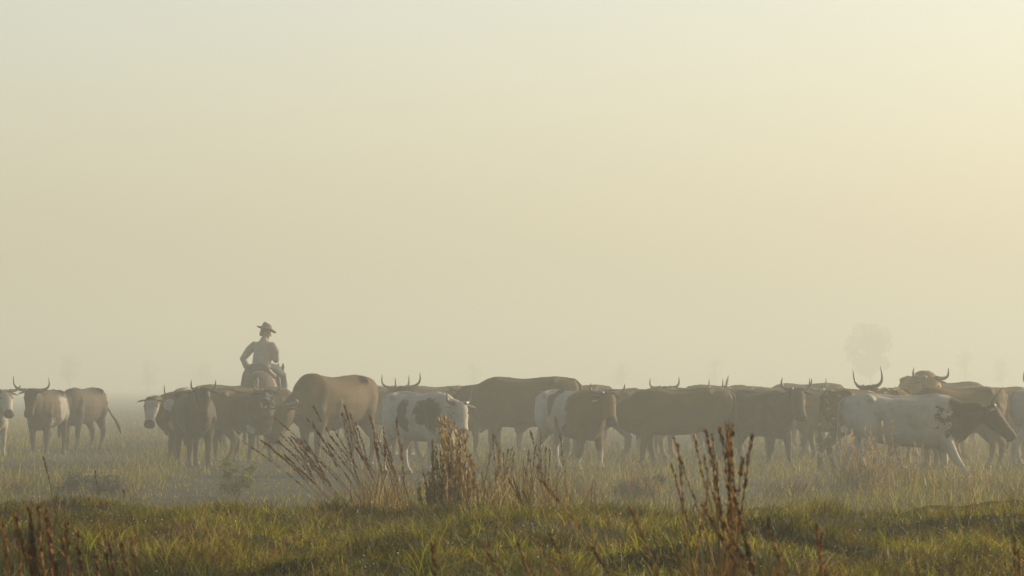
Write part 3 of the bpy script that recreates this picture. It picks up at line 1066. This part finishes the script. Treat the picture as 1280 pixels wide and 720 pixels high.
    for j, (rad, dz) in enumerate(((.186, .012), (.15, -.002), (.105, .0), (.103, .03), (.097, .08), (.080, .125), (.03, .118))):
        for k in range(n):
            t = 2 * math.pi * k / n
            cx, sx = math.cos(t), math.sin(t)
            lift = (.035 * abs(sx) ** 2 - .02 * cx ** 3) * max(0, (rad - .105) / .1)
            elong = 1.12
            h.v.append(base + f * cx * rad * elong + sd * sx * rad + u * (dz + lift - (.02 * cx if j > 3 else 0)))
    for j in range(6):
        for k in range(n):
            a_ = j * n + k
            b_ = j * n + (k + 1) % n
            h.f.append((a_, b_, b_ + n, a_ + n))
    h.f.append(tuple(6 * n + k for k in range(n)))
    ho = h.build('hat', M['hat'], root)
    sol = ho.modifiers.new('felt', 'SOLIDIFY')
    sol.thickness = .012
    hbm = Loft()
    hbm.rings([(base + u * .004, u, .106, .118, .118), (base + u * .026, u, .103, .115, .115)], 24)
    hbm.build('hat_band', M['leather'], ho)
    return root


make_horse(328, 62, 85)
make_rider(328, 62, 85)


# ---------------------------------------------------------------- plants
def grass_clump(name, x, y, n, spread, rmin, rmax, lean_az, lean, label, cat, group, head=0.35, head_w=0.012, stem_w=0.004, leaves=60, leaf_h=0.35,
                stem_col=(0.16, 0.09, 0.035), head_col=(0.085, 0.042, 0.018), leaf_cols=(STRAW, OLIVE, BROWN), fan=0.5, fuzz=26, mat='dry', rag=1.0):
    """Dry bunch grass: thin stems with feathery seed heads over a skirt of leaves."""
    z = ground_at(x, y)
    hmax, hmin = [CAM_Z - (r_ - HORIZON) * y / F - z for r_ in (rmin, rmax)]     # plant heights in metres
    leaf_h = leaf_h * hmax
    root = empty(name, (x, y, z))
    tag(root, label, cat, group)
    sv, sf, hv, hf = [], [], [], []
    r = np.random.default_rng(int(abs(x * 1000) + y * 77))
    for i in range(n):
        bx, by = r.normal(0, spread, 2)
        gz = ground_at(x + bx, y + by) - z
        h = hmin + (hmax - hmin) * r.uniform(0, 1) ** rag
        h *= 1 - .22 * min(1.5, abs(bx) / spread) ** 2 * (rag < 1)
        a = lean_az + r.normal(0, fan)
        bend = r.normal(0, .035) * h
        ln = max(0.0, lean + r.normal(0, 0.05 + .16 * abs(lean)))
        dv = np.array([math.cos(a), math.sin(a) * 0.5, 0])
        pts = []
        m = 7
        for k in range(m):
            t = k / (m - 1)
            pts.append(np.array([bx, by, gz]) + dv * ln * h * t ** 1.35 + UP * h * t + np.array([math.sin(t * 4.5) * bend, 0, 0]))
        st = len(sv)
        for k, p in enumerate(pts):
            w = stem_w * (1 - .6 * k / (m - 1))
            for q in range(3):
                t = 2 * math.pi * q / 3 + i
                sv.append(p + np.array([math.cos(t) * w, math.sin(t) * w, 0]))
        for k in range(m - 1):
            for q in range(3):
                A = st + k * 3 + q
                B = st + k * 3 + (q + 1) % 3
                sf.append((A, B, B + 3, A + 3))
        # seed head: short scales hugging the stem's upper part in uneven groups
        hs = head * r.uniform(.7, 1.2)
        for j in range(fuzz):
            t = 1 - hs * r.uniform(0, 1) ** 1.2
            fk = t * (m - 1)
            k = min(int(fk), m - 2)
            p = pts[k] + (pts[k + 1] - pts[k]) * (fk - k)
            ax = unit(pts[k + 1] - pts[k])
            b = r.uniform(0, 2 * math.pi)
            out = unit(np.array([math.cos(b), math.sin(b), 0]))
            L_ = head_w * r.uniform(1.2, 3.2)
            W = head_w * r.uniform(.25, .5)
            tip = p + ax * L_ + out * head_w * r.uniform(.2, .8)
            sd = np.cross(ax, out)
            mid = p + ax * L_ * .45 + out * head_w * .5
            q = len(hv)
            hv += [p, mid + sd * W, tip, mid - sd * W, mid + out * W]
            hf += [(q, q + 1, q + 4), (q + 1, q + 2, q + 4), (q + 2, q + 3, q + 4), (q + 3, q, q + 4)]
    for nm, v, f_, c in (('stems', sv, sf, stem_col), ('seed_heads', hv, hf, head_col)):
        if not v:
            continue
        o = link_mesh(nm, v, f_, M[mat], root, smooth=False)
        at = o.data.attributes.new('tint', 'FLOAT_COLOR', 'POINT')
        nv = len(v)
        cc = np.ones((nv, 4), np.float32)
        if nm == 'stems':       # random brighter stretches paint golden sunlit segments into the stem colour
            cc[:, :3] = np.array(c) * np.repeat(0.55 + 1.7 * r.uniform(0, 1, (nv // 3, 1)) ** 2, 3, 0)
        else:
            cc[:, :3] = np.array(c) * np.repeat(0.6 + 1.1 * r.uniform(0, 1, (nv // 5, 1)) ** 2, 5, 0)
        at.data.foreach_set('color', cc.reshape(-1))
        o['kind'] = 'stuff'
    if leaves:
        b = np.zeros((leaves, 3))
        b[:, :2] = r.normal(0, spread * 1.15, (leaves, 2))
        b[:, 2] = terrain(b[:, 0] + x, b[:, 1] + y) - z
        hh = leaf_h * r.uniform(.5, 1.2, leaves)
        me = blades_mesh('leaves', b, hh, np.full(leaves, stem_w * 1.6), r.uniform(0, 6.28, leaves), r.gamma(2.2, .28, leaves),
                         palette(leaves, leaf_cols, [1] * len(leaf_cols)))
        o = link_data('leaves', me, M[mat], root)
        o['kind'] = 'stuff'
    return root


def at_bank(px, d):
    return (px - 640.0) * d / F, d


G1, G2, G3 = 'dry bluestem clumps behind the bank', 'tussocks on the pasture', 'blurred stalks close to the camera'
LEFT, RIGHT = math.pi, 0.0
# leaning clump and the thick upright clump at the middle of the bank; the two rows bound the stem tips
for i, (px, d, n, sp, h0, h1, ln, lab) in enumerate((
        (452, 23.5, 9, .06, 545, 575, .95, 'dry grass clump leaning far left below the humped bull'),
        (468, 23.9, 12, .07, 520, 560, .62, 'tall dry grass clump leaning left below the white spotted cow'),
        (486, 24.2, 14, .06, 512, 565, .32, 'dry grass clump leaning slightly left, nearest to the dense upright clump'),
        (502, 24.8, 6, .035, 525, 580, .12, 'thin upright dry grass between the leaning clumps and the dense clump'))):
    x, y = at_bank(px, d)
    grass_clump('dry_grass_clump', x, y, n, sp, h0, h1, LEFT, ln, lab, 'grass clump', G1, head=.42, head_w=.0085, stem_w=.0026, leaves=60, leaf_h=.6, fan=.2, fuzz=50, stem_col=(.26, .16, .06), head_col=(.17, .095, .036))
x, y = at_bank(566, 23.0)
grass_clump('dry_grass_clump', x, y, 85, .070, 514, 622, LEFT, .03, 'dense upright straw-brown grass clump below the middle of the herd', 'grass clump', G1, head=.6, head_w=.010,
            stem_w=.0024, leaves=140, leaf_h=.6, fuzz=36, stem_col=(.40, .29, .13), head_col=(.36, .26, .115), rag=0.7)
for px, d, n, h0, h1, ln, lab in ((612, 25, 4, 545, 590, -.08, 'few thin straw stems just right of the dense grass clump'),
                             (636, 25.5, 6, 535, 580, .05, 'thin pale grass stems below the very large dark bull'),
                             (668, 25, 7, 540, 590, .0, 'sparse upright stems between the dense clump and the tagged cow'),
                             (692, 24, 5, 538, 590, .1, 'sparse leaning stems below the white streaked rump')):
    x, y = at_bank(px, d)
    grass_clump('dry_grass_clump', x, y, n, .05, h0, h1, LEFT if ln > 0 else RIGHT, abs(ln), lab, 'grass clump', G1, head=.45, head_w=.008, stem_w=.0024, leaves=90, leaf_h=.7,
                fan=.6, fuzz=40, stem_col=(.22, .14, .06), head_col=(.20, .13, .06))
x, y = at_bank(668, 16.0)
grass_clump('dry_grass_clump', x, y, 3, .02, 592, 615, LEFT, .4, 'short dark bent stalks at the edge of the bank, middle of the picture', 'grass clump', G1, head=.5, head_w=.006, stem_w=.0022, leaves=10, leaf_h=.5)

# pasture tussocks
for px, s, n, sp, row, lab in ((1078, 110, 26, .16, 528, 'tall tussock of straw stems in front of the rump of the white walking cow'),
                             (1125, 108, 10, .14, 545, 'straw tussock below the belly of the white walking cow'),
                             (1192, 112, 16, .16, 572, 'low spreading tussock below the front legs of the white walking cow'),
                             (1240, 110, 8, .14, 580, 'low tussock below the head of the white walking cow'),
                             (802, 112, 7, .10, 568, 'small green-tinged tussock below the long brown cow'),
                             (150, 106, 4, .10, 588, 'small low tussock below the gap left of the white-faced calf'),
                             (20, 104, 5, .10, 585, 'small low tussock at the left edge below the cut-off cow'),
                             (985, 110, 6, .12, 582, 'low tussock below the dark upright-horned cow'),
                             (720, 112, 5, .12, 582, 'low straw tussock below the tagged reddish cow')):
    x, y, z = spot(px, s)
    grass_clump('grass_tussock', x, y, n, sp, row, row + 40, LEFT, .12, lab, 'tussock', G2, head=.5, head_w=.016, stem_w=.005, leaves=int(150 + 260 * sp / .16), leaf_h=.62, fan=1.6,
                fuzz=34, stem_col=(.40, .28, .12), head_col=(.42, .30, .14), leaf_cols=(STRAW, OLIVE, OLIVE, BROWN))
# blurred stalks near the lens
for px, d, n, sp, h0, h1, az_, ln, lab, hw, sw in (
        (66, 7.6, 13, .020, 632, 690, LEFT, .06, 'blurred rust-brown stalk cluster in the bottom left corner', .0055, .0030),
        (34, 7.8, 3, .006, 640, 660, LEFT, .22, 'single dark blurred stalk at the far left bottom corner', .0055, .0028),
        (124, 7.8, 4, .012, 665, 695, LEFT, .14, 'short blurred stalks right of the corner cluster', .0045, .0024),
        (168, 7.6, 4, .016, 670, 700, LEFT, .08, 'few low pale blurred stalks along the bottom edge, left part', .0045, .0024),
        (912, 8.2, 5, .012, 520, 575, RIGHT, .03, 'tallest dark blurred stalks rising in front of the long brown cow', .0055, .0026),
        (886, 9.4, 8, .020, 538, 600, LEFT, .08, 'thinner paler stalks just left of the tallest blurred stalks', .0042, .0018),
        (944, 8.2, 3, .006, 535, 570, LEFT, .10, 'dark bent blurred stalk just right of the tallest blurred stalks', .0055, .0022),
        (968, 7.8, 5, .010, 610, 665, LEFT, .28, 'short leaning dark stalks low beside the tallest blurred stalks', .0055, .0028),
        (1020, 8.0, 2, .004, 652, 670, RIGHT, .04, 'single short dark stalk standing right of the tall blurred ones', .005, .0026),
        (856, 7.9, 2, .003, 598, 640, LEFT, .50, 'long dark stalk leaning left with a knobbly tip, right of the middle', .0055, .0026),
        (760, 8.6, 2, .006, 662, 680, LEFT, .35, 'short leaning brown stalk low in the middle of the bank', .0045, .0020),
        (684, 8.3, 2, .006, 680, 690, LEFT, .6, 'short bent dark stalk on the bottom edge near the middle', .005, .0022),
        (546, 8.6, 2, .004, 680, 690, RIGHT, .02, 'lone short straight stalk on the bottom edge below the dense clump', .005, .0022),
        (1272, 8.2, 4, .012, 662, 690, RIGHT, .05, 'rusty blurred stalks at the bottom right edge', .0045, .0024)):
    x, y = at_bank(px, d)
    grass_clump('grass_stalk', x, y, n, sp, h0, h1, az_, ln, lab, 'grass stalk', G3, head=.42, head_w=hw, stem_w=sw, leaves=int(n * 2), leaf_h=.55, fan=.3, fuzz=52,
                stem_col=(.34, .20, .060), head_col=(.21, .115, .036), leaf_cols=(BROWN, (.16, .08, .025)))
# thin lone stems further back on the slope
for px, d, row, lab in ((72, 17.5, 572, 'thin dark bent stem rising above the bank at the left'),
                      (122, 22.0, 588, 'thin lone stem below the dark cow with the swung tail'),
                      (157, 22.5, 612, 'short lone stem below the gap between bull and white-faced calf')):
    x, y = at_bank(px, d)
    grass_clump('lone_grass', x, y, 1, .002, row, row + 3, LEFT, .12, lab, 'grass stem', G1, head=.3, head_w=.005, stem_w=.0025, leaves=6, leaf_h=.4)


def leafy_mesh(name, centres, radii, n, size, cols, seed, soft=False):
    r = np.random.default_rng(seed)
    w = np.array([a[0] * a[1] * a[2] for a in radii]) ** .67
    ix = r.choice(len(centres), n, p=w / w.sum())
    d = r.normal(0, 1, (n, 3))
    d /= np.linalg.norm(d, axis=1)[:, None]
    rad = np.abs(r.normal(0, .75, n)) if soft else r.uniform(.25, 1, n) ** .45
    c = np.array(centres)[ix] + d * rad[:, None] * np.array(radii)[ix]
    a = r.normal(0, 1, (n, 3))
    a /= np.linalg.norm(a, axis=1)[:, None]
    b = np.cross(a, r.normal(0, 1, (n, 3)))
    b /= np.linalg.norm(b, axis=1)[:, None]
    s = size * r.uniform(.6, 1.4, n)[:, None]
    V = np.stack([c - a * s, c + b * s * .45, c + a * s, c - b * s * .45], 1).reshape(-1, 3)
    fc = (np.arange(n)[:, None] * 4 + np.array([0, 1, 2, 3])).tolist()
    me = bpy.data.meshes.new(name)
    me.from_pydata(V.tolist(), [], fc)
    at = me.attributes.new('tint', 'FLOAT_COLOR', 'POINT')
    t = palette(n, cols, [1] * len(cols))
    cc = np.ones((n, 4, 4), np.float32)
    cc[:, :, :3] = t[:, None, :]
    at.data.foreach_set('color', cc.reshape(-1))
    return me


def make_tree(px, d, top_row, bottom_row, width_px, label, seed, sparse=1.0):
    s = F / d
    x = (px - 640) / s
    z = ground_at(x, d)
    top = CAM_Z + (HORIZON - top_row) / s - z
    bot = CAM_Z + (HORIZON - bottom_row) / s - z
    w = width_px / s
    root = empty('tree', (x, d, z))
    tag(root, label, 'tree', 'hazy trees far behind the herd')
    r = np.random.default_rng(seed)
    tk = Loft()
    mid = (top + bot) / 2
    tk.tube([(0, 0, -.1), (.05 * w, 0, bot * .6), (-.03 * w, 0, mid), (0, 0, top * .93)], [.030 * w + .03, .022 * w + .03, .015 * w + .02, .02], 8)
    cs, rs = [], []
    for i in range(38):
        a = r.uniform(0, 6.28)
        t = r.uniform(.04, .90)
        rr = w * .40 * max(.1, 1 - (2 * t - .95) ** 4) * r.uniform(0, 1.15)
        p = np.array([math.cos(a) * rr, math.sin(a) * rr, bot + (top - bot) * t])
        k = w * r.uniform(.07, .21)
        cs.append(p)
        rs.append((k, k, min(k, (top - bot) * .2)))
        if i < 7:
            tk.tube([(0, 0, bot + (p[2] - bot) * .35), p * np.array([.5, .5, .75]) + np.array([0, 0, bot * .2]), p], [.02 * w + .01, .014 * w + .01, .012], 6)
    tk.build('trunk', M['bark'], root)
    o = link_data('crown', leafy_mesh('crown', cs, rs, int(3000 * sparse), w * .022, [(.035, .05, .012), (.05, .06, .018), (.03, .04, .012)], seed), M['leaf'], root)
    return root


make_tree(1086, 640, 402, 472, 62, 'large round tree, darkest shape in the fog right of centre', 3, 2.6)
for px, d, t, b, w, lab in ((86, 699, 444, 478, 34, 'faint small tree above the dark cow with the swung tail'),
                            (184, 723, 447, 480, 30, 'faint ragged tree above the white-faced calf'),
                            (252, 745, 452, 480, 30, 'very faint low tree just left of the rider'),
                            (592, 745, 453, 478, 24, 'very faint tree above the left part of the very large bull'),
                            (776, 723, 453, 479, 30, 'faint flat-topped tree above the distant brown back in the middle'),
                            (893, 723, 449, 478, 24, 'faint small tree above the one-horned cow right of centre'),
                            (1206, 699, 438, 472, 28, 'faint tree right of the tall humped bull'),
                            (1252, 734, 448, 476, 32, 'faint wide tree near the right edge')):
    make_tree(px, d, t, b, w, lab, px, .8)


def build_scrub():
    r = np.random.default_rng(91)
    cs, rs = [], []
    for i in range(150):
        x_ = r.uniform(-150, 150)
        k = r.uniform(1.0, 3.2)
        y_ = 1010 + r.normal(0, 14)
        cs.append((x_, y_, ground_at(x_, y_) + k * .5))
        rs.append((k * 1.2, k, k * .7))
    o = link_data('distant_scrub', leafy_mesh('distant_scrub', cs, rs, 14000, .3, [(.035, .045, .012), (.05, .055, .018)], 91), M['leaf'])
    tag(o, 'barely visible low scrub line in the fog behind the herd', 'scrub', kind='stuff')


build_scrub()


def make_bush(px, s, h, w, label, seed, cols):
    x, y, z = spot(px, s)
    root = empty('bush', (x, y, z))
    tag(root, label, 'bush', 'low bushes on the pasture')
    r = np.random.default_rng(seed)
    tk = Loft()
    cs, rs = [], []
    for i in range(16):
        p = np.array([r.normal(0, w * .27), r.normal(0, w * .2), h * r.uniform(.15, .9)])
        tk.tube([(0, 0, -.02), p * np.array([.5, .5, .45]), p], [.006, .004, .003], 5)
        k = w * r.uniform(.08, .16)
        cs.append(p)
        rs.append((k, k, k * 1.1))
    tk.build('stems', M['bark'], root)
    link_data('leaves', leafy_mesh('leaves', cs, rs, 3200, .018, cols, seed, True), M['leaf'], root)


make_bush(296, 108, .48, .46, 'light green feathery bush below the white-blotched dark cow', 5, [(.16, .18, .015), (.22, .22, .02), (.11, .13, .012)])
make_bush(806, 111, .30, .5, 'low olive weed below the long brown cow', 8, [(.06, .07, .02), (.1, .09, .03)])
make_bush(96, 104, .20, .45, 'low dark green weed patch below the wide-horned bull', 9, [(.045, .045, .008), (.07, .06, .012)])
make_bush(140, 106, .20, .55, 'low dark green weed patch right of the one below the bull', 10, [(.045, .045, .008), (.07, .06, .012)])


# ---------------------------------------------------------------- haze
def build_haze():
    m = bpy.data.materials.new('haze')
    m.use_nodes = True
    nt = m.node_tree
    nt.nodes.clear()
    out = nt.nodes.new('ShaderNodeOutputMaterial')
    v = nt.nodes.new('ShaderNodeVolumePrincipled')
    v.inputs['Color'].default_value = (0.655, 0.678, 0.605, 1)
    v.inputs['Density'].default_value = HAZE_DENSITY
    v.inputs['Anisotropy'].default_value = 0.35
    nt.links.new(v.outputs[0], out.inputs['Volume'])
    x0, x1, y0, y1, z0, z1 = -1800, 1800, -140, 1760, -1.3, 15.6
    vs_ = [(x, y, z) for z in (z0, z1) for y in (y0, y1) for x in (x0, x1)]
    fs = [(0, 2, 3, 1), (4, 5, 7, 6), (0, 1, 5, 4), (2, 6, 7, 3), (0, 4, 6, 2), (1, 3, 7, 5)]
    o = link_mesh('haze', vs_, fs, m, smooth=False)
    tag(o, 'pale golden morning mist filling the whole pasture', 'haze', kind='stuff')


build_haze()
